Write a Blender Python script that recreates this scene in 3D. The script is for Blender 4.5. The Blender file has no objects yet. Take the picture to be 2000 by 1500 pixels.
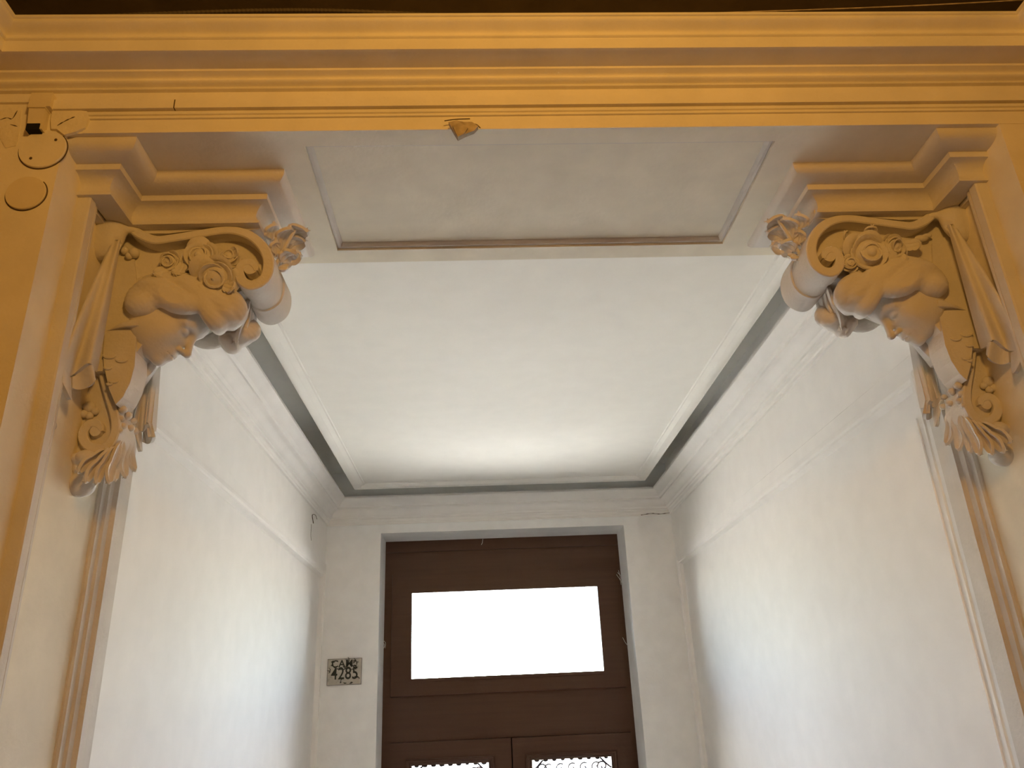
import bpy, math, random
import numpy as np
from mathutils import Vector, Matrix

sc = bpy.context.scene
col = sc.collection

# ------------------------------------------------------------------ camera
S = 1.4            # metres per survey unit
CZ = 2.25          # eye height above the hall floor
F, PITCH, YAW, ROLL = 1532.525, 3.94485767e-01, 4.99751669e-02, -4.47384589e-02
cy_, sy_ = math.cos(YAW), math.sin(YAW)
cp_, sp_ = math.cos(PITCH), math.sin(PITCH)
cr_, sr_ = math.cos(ROLL), math.sin(ROLL)
_f = np.array([sy_ * cp_, cy_ * cp_, sp_])
_r0 = np.array([cy_, -sy_, 0.0])
_u0 = np.cross(_r0, _f)
_r = cr_ * _r0 + sr_ * _u0
_u = -sr_ * _r0 + cr_ * _u0
cam = bpy.data.cameras.new('camera')
cam.sensor_width = 36.0
cam.lens = F / 2000 * 36
cam.clip_start = 0.02
co = bpy.data.objects.new('camera', cam)
col.objects.link(co)
co.matrix_world = Matrix(((_r[0], _u[0], -_f[0], 0), (_r[1], _u[1], -_f[1], 0), (_r[2], _u[2], -_f[2], CZ), (0, 0, 0, 1)))
sc.camera = co

# ------------------------------------------------------------------ world, sun, lamp, exposure
w = bpy.data.worlds.new('sky')
sc.world = w
w.use_nodes = True
nt = w.node_tree
sky = nt.nodes.new('ShaderNodeTexSky')
sky.sky_type = 'NISHITA'
sky.sun_disc = False
sky.sun_elevation = math.radians(52)
sky.sun_rotation = math.radians(200)
bg = nt.nodes['Background']
hs = nt.nodes.new('ShaderNodeHueSaturation')
hs.inputs['Saturation'].default_value = 0.8
nt.links.new(sky.outputs[0], hs.inputs['Color'])
nt.links.new(hs.outputs[0], bg.inputs[0])
bg.inputs[1].default_value = 4.4
sun = bpy.data.lights.new('sun', 'SUN')
sun.energy = 92.0
sun.color = (1, 1, 0.985)
sun.angle = 0.01
so = bpy.data.objects.new('sun', sun)
col.objects.link(so)
so.rotation_euler = Vector((0.42, -0.52, -0.78)).to_track_quat('-Z', 'Y').to_euler()
so.location = (0, 12, 9)
lamp = bpy.data.lights.new('room_lamp', 'POINT')
lamp.energy = 64
lamp.color = (1.0, 0.50, 0.105)
lamp.shadow_soft_size = 0.12
lo = bpy.data.objects.new('room_lamp', lamp)
col.objects.link(lo)
lo.location = (0.20, -0.1, 3.68)
sc.view_settings.view_transform = 'Standard'
sc.view_settings.look = 'None'
sc.view_settings.gamma = 1
sc.view_settings.use_curve_mapping = False
sc.view_settings.exposure = 0.0
sc.cycles.max_bounces = 12
sc.cycles.diffuse_bounces = 8
sc.cycles.use_denoising = True
sc.cycles.sample_clamp_indirect = 0.0
sc.cycles.caustics_reflective = False
sc.cycles.caustics_refractive = False


def portal(name, x0, x1, z0, z1, y):
    l = bpy.data.lights.new(name, 'AREA')
    l.shape = 'RECTANGLE'
    l.size = (x1 - x0) * S
    l.size_y = (z1 - z0) * S
    l.cycles.is_portal = True
    o = bpy.data.objects.new(name, l)
    col.objects.link(o)
    o.location = ((x0 + x1) / 2 * S, y * S, CZ + (z0 + z1) / 2 * S)
    o.rotation_euler = (math.radians(-90), 0, 0)


# ------------------------------------------------------------------ helpers
def H(x, y, z):
    return (x * S, y * S, CZ + z * S)


def P(u, v, y):
    """survey sight line (u, v) met with the vertical plane at depth y -> survey x, y, z"""
    d = _r * ((u - 1000) / F) - _u * ((v - 750) / F) + _f
    return d * (y / d[1])


def make(name, V, Fc, mat, parent=None, smooth=False, kind=None, label=None, cat=None, group=None, auto=None):
    me = bpy.data.meshes.new(name)
    me.from_pydata([tuple(map(float, v)) for v in V], [], [tuple(map(int, f)) for f in Fc])
    me.validate()
    me.materials.append(mat)
    if smooth:
        me.polygons.foreach_set('use_smooth', [True] * len(me.polygons))
        if auto:
            me.set_sharp_from_angle(angle=math.radians(auto))
    me.update()
    o = bpy.data.objects.new(name, me)
    col.objects.link(o)
    if parent:
        o.parent = parent
        o.matrix_parent_inverse = parent.matrix_world.inverted()
    tag(o, label, cat, group, kind)
    return o


def tag(o, label=None, cat=None, group=None, kind=None):
    if label:
        o['label'] = label
    if cat:
        o['category'] = cat
    if group:
        o['group'] = group
    if kind:
        o['kind'] = kind


def thing(name, loc, label, cat, group=None):
    o = bpy.data.objects.new(name, None)
    o.empty_display_size = 0.05
    col.objects.link(o)
    o.location = loc
    o.matrix_world = Matrix.Translation(loc)
    tag(o, label, cat, group)
    return o


class G:
    """gathers faces in survey units"""

    def __init__(s):
        s.V = []
        s.F = []

    def add(s, V, Fc):
        n = len(s.V)
        s.V += [tuple(v) for v in V]
        s.F += [tuple(i + n for i in f) for f in Fc]
        return s

    def box(s, x0, x1, y0, y1, z0, z1):
        return s.add([(x0, y0, z0), (x1, y0, z0), (x1, y1, z0), (x0, y1, z0), (x0, y0, z1), (x1, y0, z1), (x1, y1, z1), (x0, y1, z1)],
                     [(0, 3, 2, 1), (4, 5, 6, 7), (0, 1, 5, 4), (1, 2, 6, 5), (2, 3, 7, 6), (3, 0, 4, 7)])

    def prism(s, poly, y0, y1):
        """polygon in x,z pushed from y0 to y1"""
        n = len(poly)
        V = [(x, y0, z) for x, z in poly] + [(x, y1, z) for x, z in poly]
        Fc = [tuple(range(n)), tuple(range(2 * n - 1, n - 1, -1))] + [(i, i + n, (i + 1) % n + n, (i + 1) % n) for i in range(n)]
        return s.add(V, Fc)

    def sweep(s, prof, path, closed=False, cap=True):
        """prof: (p, z) outward offset and height; path in x,y; outward is to the right of travel"""
        n = len(path)
        path = [np.array(p, float) for p in path]
        rows = []
        for i in range(n):
            d = []
            if closed or i > 0:
                a = path[i] - path[i - 1]
                d.append(a / np.linalg.norm(a))
            if closed or i < n - 1:
                a = path[(i + 1) % n] - path[i]
                d.append(a / np.linalg.norm(a))
            ns = [np.array([k[1], -k[0]]) for k in d]
            m = sum(ns)
            m = m / np.linalg.norm(m)
            m = m / max(0.2, m @ ns[0])
            rows.append([(path[i][0] + m[0] * p, path[i][1] + m[1] * p, z) for p, z in prof])
        k = len(prof)
        V = [v for r in rows for v in r]
        Fc = []
        for i in range(n if closed else n - 1):
            a, b = i * k, ((i + 1) % n) * k
            for j in range(k - 1):
                Fc.append((a + j, b + j, b + j + 1, a + j + 1))
        if cap and not closed:
            Fc.append(tuple(range(k)))
            Fc.append(tuple((n - 1) * k + j for j in range(k - 1, -1, -1)))
        return s.add(V, Fc)

    def tube(s, pts, rad, seg=8, sx=1.0):
        pts = [np.array(p, float) for p in pts]
        n = len(pts)
        if not hasattr(rad, '__len__'):
            rad = [rad] * n
        V = []
        up = np.array([0.13, 1, 0.21])
        for i in range(n):
            t = pts[min(i + 1, n - 1)] - pts[max(i - 1, 0)]
            t = t / (np.linalg.norm(t) + 1e-9)
            a = np.cross(t, up)
            a /= np.linalg.norm(a) + 1e-9
            b = np.cross(a, t)
            for j in range(seg):
                q = 2 * math.pi * j / seg
                V.append(pts[i] + rad[i] * (a * math.cos(q) + b * math.sin(q) * sx))
        Fc = [(i * seg + j, i * seg + (j + 1) % seg, (i + 1) * seg + (j + 1) % seg, (i + 1) * seg + j) for i in range(n - 1) for j in range(seg)]
        Fc += [tuple(range(seg - 1, -1, -1)), tuple((n - 1) * seg + j for j in range(seg))]
        return s.add(V, Fc)

    def ball(s, c, r, seg=16, rings=10, sq=(1, 1, 1)):
        V = []
        for i in range(rings + 1):
            a = math.pi * i / rings
            for j in range(seg):
                b = 2 * math.pi * j / seg
                V.append((c[0] + r * sq[0] * math.sin(a) * math.cos(b), c[1] + r * sq[1] * math.sin(a) * math.sin(b), c[2] + r * sq[2] * math.cos(a)))
        Fc = [(i * seg + j, (i + 1) * seg + j, (i + 1) * seg + (j + 1) % seg, i * seg + (j + 1) % seg) for i in range(rings) for j in range(seg)]
        return s.add(V, Fc)

    def build(s, name, mat, parent=None, mirror=None, **k):
        V = s.V
        Fc = s.F
        if mirror is not None:
            V = [(2 * mirror - v[0], v[1], v[2] + DZR) for v in V]
            Fc = [f[::-1] for f in Fc]
        return make(name, [H(*v) for v in V], Fc, mat, parent, **k)


DZR = 0.0   # right corbel height offset


def arc(c, r, a0, a1, n, rz=None):
    rz = rz or r
    return [(c[0] + r * math.cos(math.radians(a0 + (a1 - a0) * i / n)), c[1] + rz * math.sin(math.radians(a0 + (a1 - a0) * i / n))) for i in range(n + 1)]


def spline(pts, n=8):
    """Catmull-Rom through pts"""
    p = [np.array(q, float) for q in pts]
    p = [2 * p[0] - p[1]] + p + [2 * p[-1] - p[-2]]
    out = []
    for i in range(1, len(p) - 2):
        for k in range(n):
            t = k / n
            out.append(0.5 * ((2 * p[i]) + (-p[i - 1] + p[i + 1]) * t + (2 * p[i - 1] - 5 * p[i] + 4 * p[i + 1] - p[i + 2]) * t * t + (-p[i - 1] + 3 * p[i] - 3 * p[i + 1] + p[i + 2]) * t ** 3))
    out.append(p[-2])
    return out


# ------------------------------------------------------------------ materials
def plaster(name, c, var=0.05, bump=0.12, rough=0.75, scale=9.0, bscale=60.0, dirt=None):
    m = bpy.data.materials.new(name)
    m.use_nodes = True
    t = m.node_tree
    b = t.nodes['Principled BSDF']
    b.inputs['Roughness'].default_value = rough
    b.inputs['Specular IOR Level'].default_value = 0.25
    tc = t.nodes.new('ShaderNodeTexCoord')
    n1 = t.nodes.new('ShaderNodeTexNoise')
    n1.inputs['Scale'].default_value = scale
    n1.inputs['Detail'].default_value = 5
    t.links.new(tc.outputs['Object'], n1.inputs['Vector'])
    r = t.nodes.new('ShaderNodeValToRGB')
    r.color_ramp.elements[0].position = 0.32
    r.color_ramp.elements[1].position = 0.68
    r.color_ramp.elements[0].color = (*[k * (1 - var) for k in c], 1)
    r.color_ramp.elements[1].color = (*[min(1, k * (1 + var)) for k in c], 1)
    t.links.new(n1.outputs['Fac'], r.inputs['Fac'])
    last = r.outputs['Color']
    if dirt:
        n3 = t.nodes.new('ShaderNodeTexNoise')
        n3.inputs['Scale'].default_value = 23
        n3.inputs['Detail'].default_value = 8
        n3.inputs['Roughness'].default_value = 0.7
        t.links.new(tc.outputs['Object'], n3.inputs['Vector'])
        r3 = t.nodes.new('ShaderNodeValToRGB')
        r3.color_ramp.elements[0].position = 0.56
        r3.color_ramp.elements[1].position = 0.72
        mx = t.nodes.new('ShaderNodeMix')
        mx.data_type = 'RGBA'
        t.links.new(n3.outputs['Fac'], r3.inputs['Fac'])
        mt = t.nodes.new('ShaderNodeMath')
        mt.operation = 'MULTIPLY'
        mt.inputs[1].default_value = 0.55
        t.links.new(r3.outputs['Color'], mt.inputs[0])
        t.links.new(mt.outputs[0], mx.inputs['Factor'])
        t.links.new(last, mx.inputs['A'])
        mx.inputs['B'].default_value = (*dirt, 1)
        last = mx.outputs['Result']
    t.links.new(last, b.inputs['Base Color'])
    n2 = t.nodes.new('ShaderNodeTexNoise')
    n2.inputs['Scale'].default_value = bscale
    n2.inputs['Detail'].default_value = 6
    t.links.new(tc.outputs['Object'], n2.inputs['Vector'])
    bp = t.nodes.new('ShaderNodeBump')
    bp.inputs['Strength'].default_value = bump
    bp.inputs['Distance'].default_value = 0.01
    t.links.new(n2.outputs['Fac'], bp.inputs['Height'])
    t.links.new(bp.outputs['Normal'], b.inputs['Normal'])
    return m


M_room = plaster('cream wall paint', (0.80, 0.75, 0.62), 0.05, 0.10)
M_corbel = plaster('painted stucco', (0.69, 0.66, 0.605), 0.05, 0.16, bscale=90)
M_hall = plaster('white wall paint', (0.88, 0.865, 0.83), 0.02, 0.05)
M_hallceil = plaster('white ceiling paint', (0.90, 0.89, 0.835), 0.015, 0.05)
M_back = plaster('grey white paint', (0.91, 0.92, 0.91), 0.03, 0.08)
M_dark = plaster('ceiling darkened for shade', (0.13, 0.10, 0.06), 0.15, 0.1)  # dark brown puts the shade above the cornice into the colour
M_floor = plaster('pale stone floor', (0.80, 0.79, 0.765), 0.08, 0.05, rough=0.4)
M_darkfloor = plaster('dark stone floor', (0.20, 0.17, 0.14), 0.15, 0.05, rough=0.4)
M_roomwall = plaster('unseen wall darkened against bounce', (0.42, 0.31, 0.18), 0.08, 0.1)  # for the unseen side and rear walls, darkened to cut bounced light
M_pave = plaster('street paving', (0.62, 0.56, 0.48), 0.1, 0.1)
M_plate = plaster('painted metal plate', (0.74, 0.66, 0.47), 0.04, 0.05)
M_patch = plaster('raw filler patch', (0.80, 0.74, 0.59), 0.06, 0.3, scale=14)
M_black = plaster('black painted hollow shade', (0.01, 0.01, 0.01), 0, 0, rough=0.9)
M_crack = plaster('crack dirt', (0.10, 0.07, 0.04), 0.2, 0.1)
M_greydirt = plaster('grey grime', (0.28, 0.27, 0.25), 0.2, 0.1)
M_flake = plaster('bare plaster core', (0.46, 0.38, 0.27), 0.25, 0.5, scale=40)
M_cable = plaster('old cable', (0.10, 0.08, 0.05), 0.1, 0.1)
M_web = plaster('cobweb', (0.75, 0.75, 0.72), 0.0, 0.0)
M_iron = plaster('black iron', (0.05, 0.045, 0.05), 0.1, 0.1, rough=0.5)


def wood(name, c):
    m = plaster(name, c, 0.07, 0.08, rough=0.42, scale=6)
    t = m.node_tree
    tx = [n for n in t.nodes if n.bl_idname == 'ShaderNodeTexNoise'][0]
    mp = t.nodes.new('ShaderNodeMapping')
    mp.inputs['Scale'].default_value = (0.3, 2, 7)
    t.links.new(t.nodes['Texture Coordinate'].outputs['Object'], mp.inputs['Vector'])
    t.links.new(mp.outputs[0], tx.inputs['Vector'])
    return m


M_wood = wood('dark brown door paint', (0.098, 0.050, 0.032))


def glass():
    m = bpy.data.materials.new('clear pane')
    m.use_nodes = True
    t = m.node_tree
    t.nodes.remove(t.nodes['Principled BSDF'])
    tr = t.nodes.new('ShaderNodeBsdfTransparent')
    tr.inputs[0].default_value = (0.94, 0.95, 0.95, 1)
    gl = t.nodes.new('ShaderNodeBsdfGlossy')
    gl.inputs['Roughness'].default_value = 0.03
    fr = t.nodes.new('ShaderNodeFresnel')
    fr.inputs[0].default_value = 1.45
    mx = t.nodes.new('ShaderNodeMixShader')
    t.links.new(fr.outputs[0], mx.inputs[0])
    t.links.new(tr.outputs[0], mx.inputs[1])
    t.links.new(gl.outputs[0], mx.inputs[2])
    t.links.new(mx.outputs[0], t.nodes['Material Output'].inputs[0])
    return m


M_glass = glass()

# ------------------------------------------------------------------ setting
FZ = -CZ / S                # floor height in survey units
XL, XR = -0.732, 1.0147     # jamb faces of the opening
XC = 0.1435                 # mirror line between the corbels
YF, YB = 1.165, 1.623       # front and back of the wide opening wall
HL, HR = -0.814, 1.0475     # hall walls
YE = 4.2                    # hall end wall
YD = 4.43                   # door plane
RL, RR = -0.904, 1.138      # walls of the near room
STR = dict(kind='structure')

G().box(-1.6, 1.9, YF, 4.6, FZ - 0.06, FZ).build('floor', M_floor, **STR)
G().box(-1.6, 1.9, -5.0, YF, FZ - 0.06, FZ).build('floor', M_darkfloor, **STR)
G().box(-30, 30, 4.6, 40, FZ - 0.10, FZ - 0.04).build('floor', M_pave, **STR)
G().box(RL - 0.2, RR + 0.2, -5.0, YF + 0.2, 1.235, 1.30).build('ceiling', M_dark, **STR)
G().box(RL - 0.1, RL, -5.0, YF + 0.3, FZ, 1.25).build('wall_left', M_roomwall, **STR)
G().box(RR, RR + 0.1, -5.0, YF + 0.3, FZ, 1.25).build('wall_right', M_roomwall, **STR)
G().box(RL - 0.1, RR + 0.1, -5.1, -5.0, FZ, 1.30).build('wall_back', M_roomwall, **STR)

# the wall with the wide opening: two piers, the beam above with a sunk panel in its soffit
g = G()
g.box(RL - 0.05, XL, YF, YB, FZ, 1.35)
g.box(XR, RR + 0.05, YF, YB, FZ, 1.35)
px0, px1, py0, py1 = -0.312, 0.593, 1.207, 1.570
g.box(XL, px0, YF, YB, 1.0, 1.35)
g.box(px1, XR, YF, YB, 1.0, 1.35)
g.box(px0, px1, YF, py0, 1.0, 1.35)
g.box(px0, px1, py1, YB, 1.0, 1.35)
g.box(px0, px1, py0, py1, 1.014, 1.35)
g.build('wall_front', M_room, **STR)
# bead framing the sunk soffit panel
g = G()
prof = [(0, 1.0135), (0, 1.007), (0.003, 1.0045), (0.008, 1.005), (0.011, 1.009), (0.013, 1.0135)]
g.sweep(prof, [(px0, py0), (px0, py1), (px1, py1), (px1, py0)], closed=True)
g.build('trim_1', M_corbel, smooth=True, auto=40, **STR)

# entablature of the near room: architrave bands, ogee, cornice; returns along the side walls
def ent_path(x0, x1, y):
    return [(x0, -4.9), (x0, y), (x1, y), (x1, -4.9)]


prof = [(0, 1.0), (0.001, 1.0), (0.001, 1.0290), (0.005, 1.0295), (0.005, 1.0335), (0.0025, 1.0350), (0.0025, 1.0365), (0.006, 1.0378), (0.0065, 1.0425), (0.005, 1.0455),
        (0.001, 1.0470), (0.001, 1.0690), (0.005, 1.0700), (0.005, 1.0890), (0.012, 1.0905), (0.0135, 1.0925), (0.012, 1.0945)]
prof += [(0.0135 + 0.018 * t + 0.0045 * math.sin(2 * math.pi * t), 1.0955 + 0.0165 * t) for t in [i / 12 for i in range(13)]]
prof += [(0.034, 1.1130), (0.0345, 1.1175), (0, 1.1175)]
# the lowest bands stop at the left pier, so only the straight run is built here
low = prof[:12] + [(0.0, 1.0690)]
xs = float(P(168, 228, YF)[0])
G().sweep(low, [(xs, YF), (RR, YF)]).build('trim_2', M_room, smooth=True, auto=28, **STR)
G().sweep([(0, 1.0690)] + prof[11:], [(RL, YF), (RR, YF)]).build('trim_2', M_room, smooth=True, auto=28, **STR)
ogee = [(0, 1.088)] + prof[14:]
G().sweep(ogee, [(RL, -4.9), (RL, YF)][::1]).build('trim_3', M_room, smooth=True, auto=28, **STR)
G().sweep(ogee, [(RR, YF), (RR, -4.9)][::1]).build('trim_4', M_room, smooth=True, auto=28, **STR)
corn = [(0.0, 1.1172), (0.074, 1.1172), (0.0755, 1.1158), (0.080, 1.1158), (0.080, 1.1405), (0.0825, 1.1415), (0.0840, 1.1430), (0.0835, 1.1455), (0.0815, 1.1465)]
corn += [(0.082 + 0.019 * t - 0.0042 * math.sin(2 * math.pi * t), 1.1470 + 0.0235 * t) for t in [i / 12 for i in range(13)]]
corn += [(0.1025, 1.1710), (0.1040, 1.1720), (0.1040, 1.1770), (0.0, 1.1770)]
G().sweep(corn, ent_path(RL, RR, YF)).build('trim_5', M_room, smooth=True, auto=28, **STR)

# raised frames on the jambs (front bead and stepped rear architrave), both sides
for side in (0, 1):
    for nm, pr in (('trim_6', [(-0.003, 1.2415), (0.021, 1.2415), (0.024, 1.2435), (0.024, 1.262), (0.021, 1.2645), (0.0185, 1.266), (0.0215, 1.268), (0.0215, 1.274), (0.017, 1.280), (-0.003, 1.283)]),
                   ('trim_7', [(-0.003, 1.497), (0.004, 1.497), (0.008, 1.500), (0.008, 1.515), (0.013, 1.518), (0.013, 1.535), (0.021, 1.540), (0.021, 1.562), (0.016, 1.566), (0.016, 1.6), (-0.003, 1.6)])):
        V, n = [], len(pr)
        for z in (FZ, 0.98):
            V += [((XL + p) if side == 0 else (XR - p), y, z) for p, y in pr]
        Fc = [(i, (i + 1) % n, (i + 1) % n + n, i + n) for i in range(n)] + [tuple(range(n))[::-1], tuple(range(n, 2 * n))]
        if side:
            Fc = [f[::-1] for f in Fc]
        G().add(V, Fc).build(nm, M_corbel, **STR)

# hall shell
G().box(HL - 0.12, HL, YB, YD + 0.1, FZ, 1.30).build('wall_left', M_hall, **STR)
G().box(HR, HR + 0.12, YB, YD + 0.1, FZ, 1.30).build('wall_right', M_hall, **STR)
G().box(HL - 0.12, HR + 0.12, YB - 0.02, YD + 0.1, 1.245, 1.30).build('ceiling', M_hallceil, **STR)
DX0, DX1, DZ1 = -0.527, 0.781, 0.905
g = G()
g.box(HL, DX0, YE, YD + 0.1, FZ, 1.28)
g.box(DX1, HR, YE, YD + 0.1, FZ, 1.28)
g.box(DX0, DX1, YE, YD + 0.1, DZ1, 1.28)
g.build('wall_back', M_back, **STR)

# dropped ceiling panel with a moulded frame (dark slot all round it)
cx0, cx1, cy0, cy1 = -0.640, 0.875, 1.66, 3.955
G().box(cx0 + 0.02, cx1 - 0.02, cy0 + 0.02, cy1 - 0.02, 1.094, 1.125).build('ceiling', M_hallceil, **STR)
fr = [(0.0, 1.125), (0.0, 1.090), (-0.003, 1.083), (-0.009, 1.0795), (-0.030, 1.0795), (-0.034, 1.0815), (-0.040, 1.0815), (-0.046, 1.086), (-0.056, 1.0915), (-0.062, 1.0905), (-0.066, 1.0945), (-0.066, 1.11)]
G().sweep(fr, [(cx0, cy1), (cx0, cy0), (cx1, cy0), (cx1, cy1)], closed=True).build('trim_8', M_hallceil, smooth=True, auto=35, **STR)
g = G()
for x in (-0.45, 0.1, 0.7):
    for y in (1.9, 2.6, 3.6):
        g.box(x - 0.02, x + 0.02, y - 0.02, y + 0.02, 1.12, 1.25)
g.build('trim_9', M_hallceil, **STR)

# hall crown moulding, three sides
cr = [(0, 0.952), (0.010, 0.952), (0.010, 0.962), (0.014, 0.966), (0.014, 0.978), (0.022, 0.981), (0.022, 0.988), (0.029, 0.992)]
cr += [(0.031 + 0.030 * (1 - math.cos(t * math.pi / 2)), 0.994 + 0.030 * math.sin(t * math.pi / 2)) for t in [i / 6 for i in range(7)]]
cr += [(0.066, 1.026), (0.066, 1.036), (0.074, 1.040)]
cr += [(0.076 + 0.026 * t, 1.041 + 0.030 * t + 0.005 * math.sin(t * math.pi)) for t in [i / 6 for i in range(7)]]
cr += [(0.105, 1.074), (0.105, 1.084), (0, 1.084)]
G().sweep(cr, [(HL, YB), (HL, YE), (HR, YE), (HR, YB)]).build('trim_10', M_hall, smooth=True, auto=28, **STR)

# panel frames on the hall walls
for side in (0, 1):
    g = G()
    x = HL if side == 0 else HR
    sg = 1 if side == 0 else -1
    y0, y1, zt, zb = 1.632, 4.135, 0.744, -1.2
    fp = [(0.0, 0.0), (0.0, 0.007), (0.006, 0.011), (0.040, 0.011), (0.046, 0.0125), (0.058, 0.0125), (0.064, 0.010), (0.070, 0.010), (0.076, 0.004), (0.080, 0.0)]
    rect = [(y0, zb), (y0, zt), (y1, zt), (y1, zb)]
    inn = [(1, 1), (1, -1), (-1, -1), (-1, 1)]
    V, k = [], len(fp)
    for (yy, zz), (ay, az) in zip(rect, inn):
        for d, p in fp:
            V.append((x + sg * p * 1.7, yy + ay * d * 0.75, zz + az * d))
    Fc = [(i * k + j, ((i + 1) % 4) * k + j, ((i + 1) % 4) * k + j + 1, i * k + j + 1) for i in range(4) for j in range(k - 1)]
    if side:
        Fc = [f[::-1] for f in Fc]
    g.add(V, Fc)
    g.build('trim_11', M_hall, smooth=True, auto=25, **STR)
    g = G()
    xa, xb = sorted((x - sg * 0.001, x + sg * 0.004))
    g.box(xa, xb, y0 + 0.09, y1 - 0.09, zb + 0.11, 0.602)
    g.build('trim_12', M_hall, **STR)

# ------------------------------------------------------------------ door
K = YD / YE
door = bpy.data.objects.new('door_1', None)
col.objects.link(door)
door.location = H(0.13, YD, FZ)
door.matrix_world = Matrix.Translation(H(0.13, YD, FZ))
door['kind'] = 'structure'
dx0, dx1 = DX0, DX1
tx0, tx1, tz0, tz1 = -0.379, 0.643, 0.174, 0.618       # transom light
sx0, sx1, sz0, sz1 = -0.487, 0.757, 0.090, 0.722       # transom sash
y = YD
g = G()   # fixed frame
g.box(dx0, sx0, y, y + 0.022, FZ, DZ1)
g.box(sx1, dx1, y, y + 0.022, FZ, DZ1)
g.box(sx0, sx1, y, y + 0.022, sz1, DZ1)
g.box(sx0, sx1, y, y + 0.022, -0.125, sz0)
g.build('frame', M_wood, door)
g = G()
g.box(dx0 + 0.005, dx1 - 0.005, y - 0.008, y, 0.842, 0.872)
g.build('top_bead', M_wood, door)


def frame_ring(g, x0, x1, z0, z1, a0, a1, b0, b1, y0, y1):
    """flat ring between outer x0..x1,z0..z1 and inner a0..a1,b0..b1"""
    g.box(x0, a0, y0, y1, z0, z1)
    g.box(a1, x1, y0, y1, z0, z1)
    g.box(a0, a1, y0, y1, b1, z1)
    g.box(a0, a1, y0, y1, z0, b0)


g = G()
frame_ring(g, sx0 + 0.003, sx1 - 0.003, sz0 + 0.003, sz1 - 0.003, tx0, tx1, tz0, tz1, y - 0.020, y + 0.012)
g.box(sx0 - 0.01, sx0 + 0.03, y + 0.0225, y + 0.03, sz0 - 0.01, sz1 + 0.01).box(sx1 - 0.03, sx1 + 0.01, y + 0.0225, y + 0.03, sz0 - 0.01, sz1 + 0.01)  # strips added behind the sash gaps to keep daylight from leaking in
g.box(sx0, sx1, y + 0.0225, y + 0.03, sz0 - 0.01, sz0 + 0.03).box(sx0, sx1, y + 0.0225, y + 0.03, sz1 - 0.03, sz1 + 0.01)
sash = g.build('transom_sash', M_wood, door)
g = G()
frame_ring(g, tx0 - 0.012, tx1 + 0.012, tz0 - 0.012, tz1 + 0.012, tx0 + 0.003, tx1 - 0.003, tz0 + 0.003, tz1 - 0.003, y - 0.027, y - 0.020)
g.build('glazing_bead', M_wood, sash)
G().box(tx0, tx1, y, y + 0.004, tz0, tz1).build('pane', M_glass, sash)
portal('portal_transom', tx0, tx1, tz0, tz1, y + 0.033)
xm = 0.135
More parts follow.
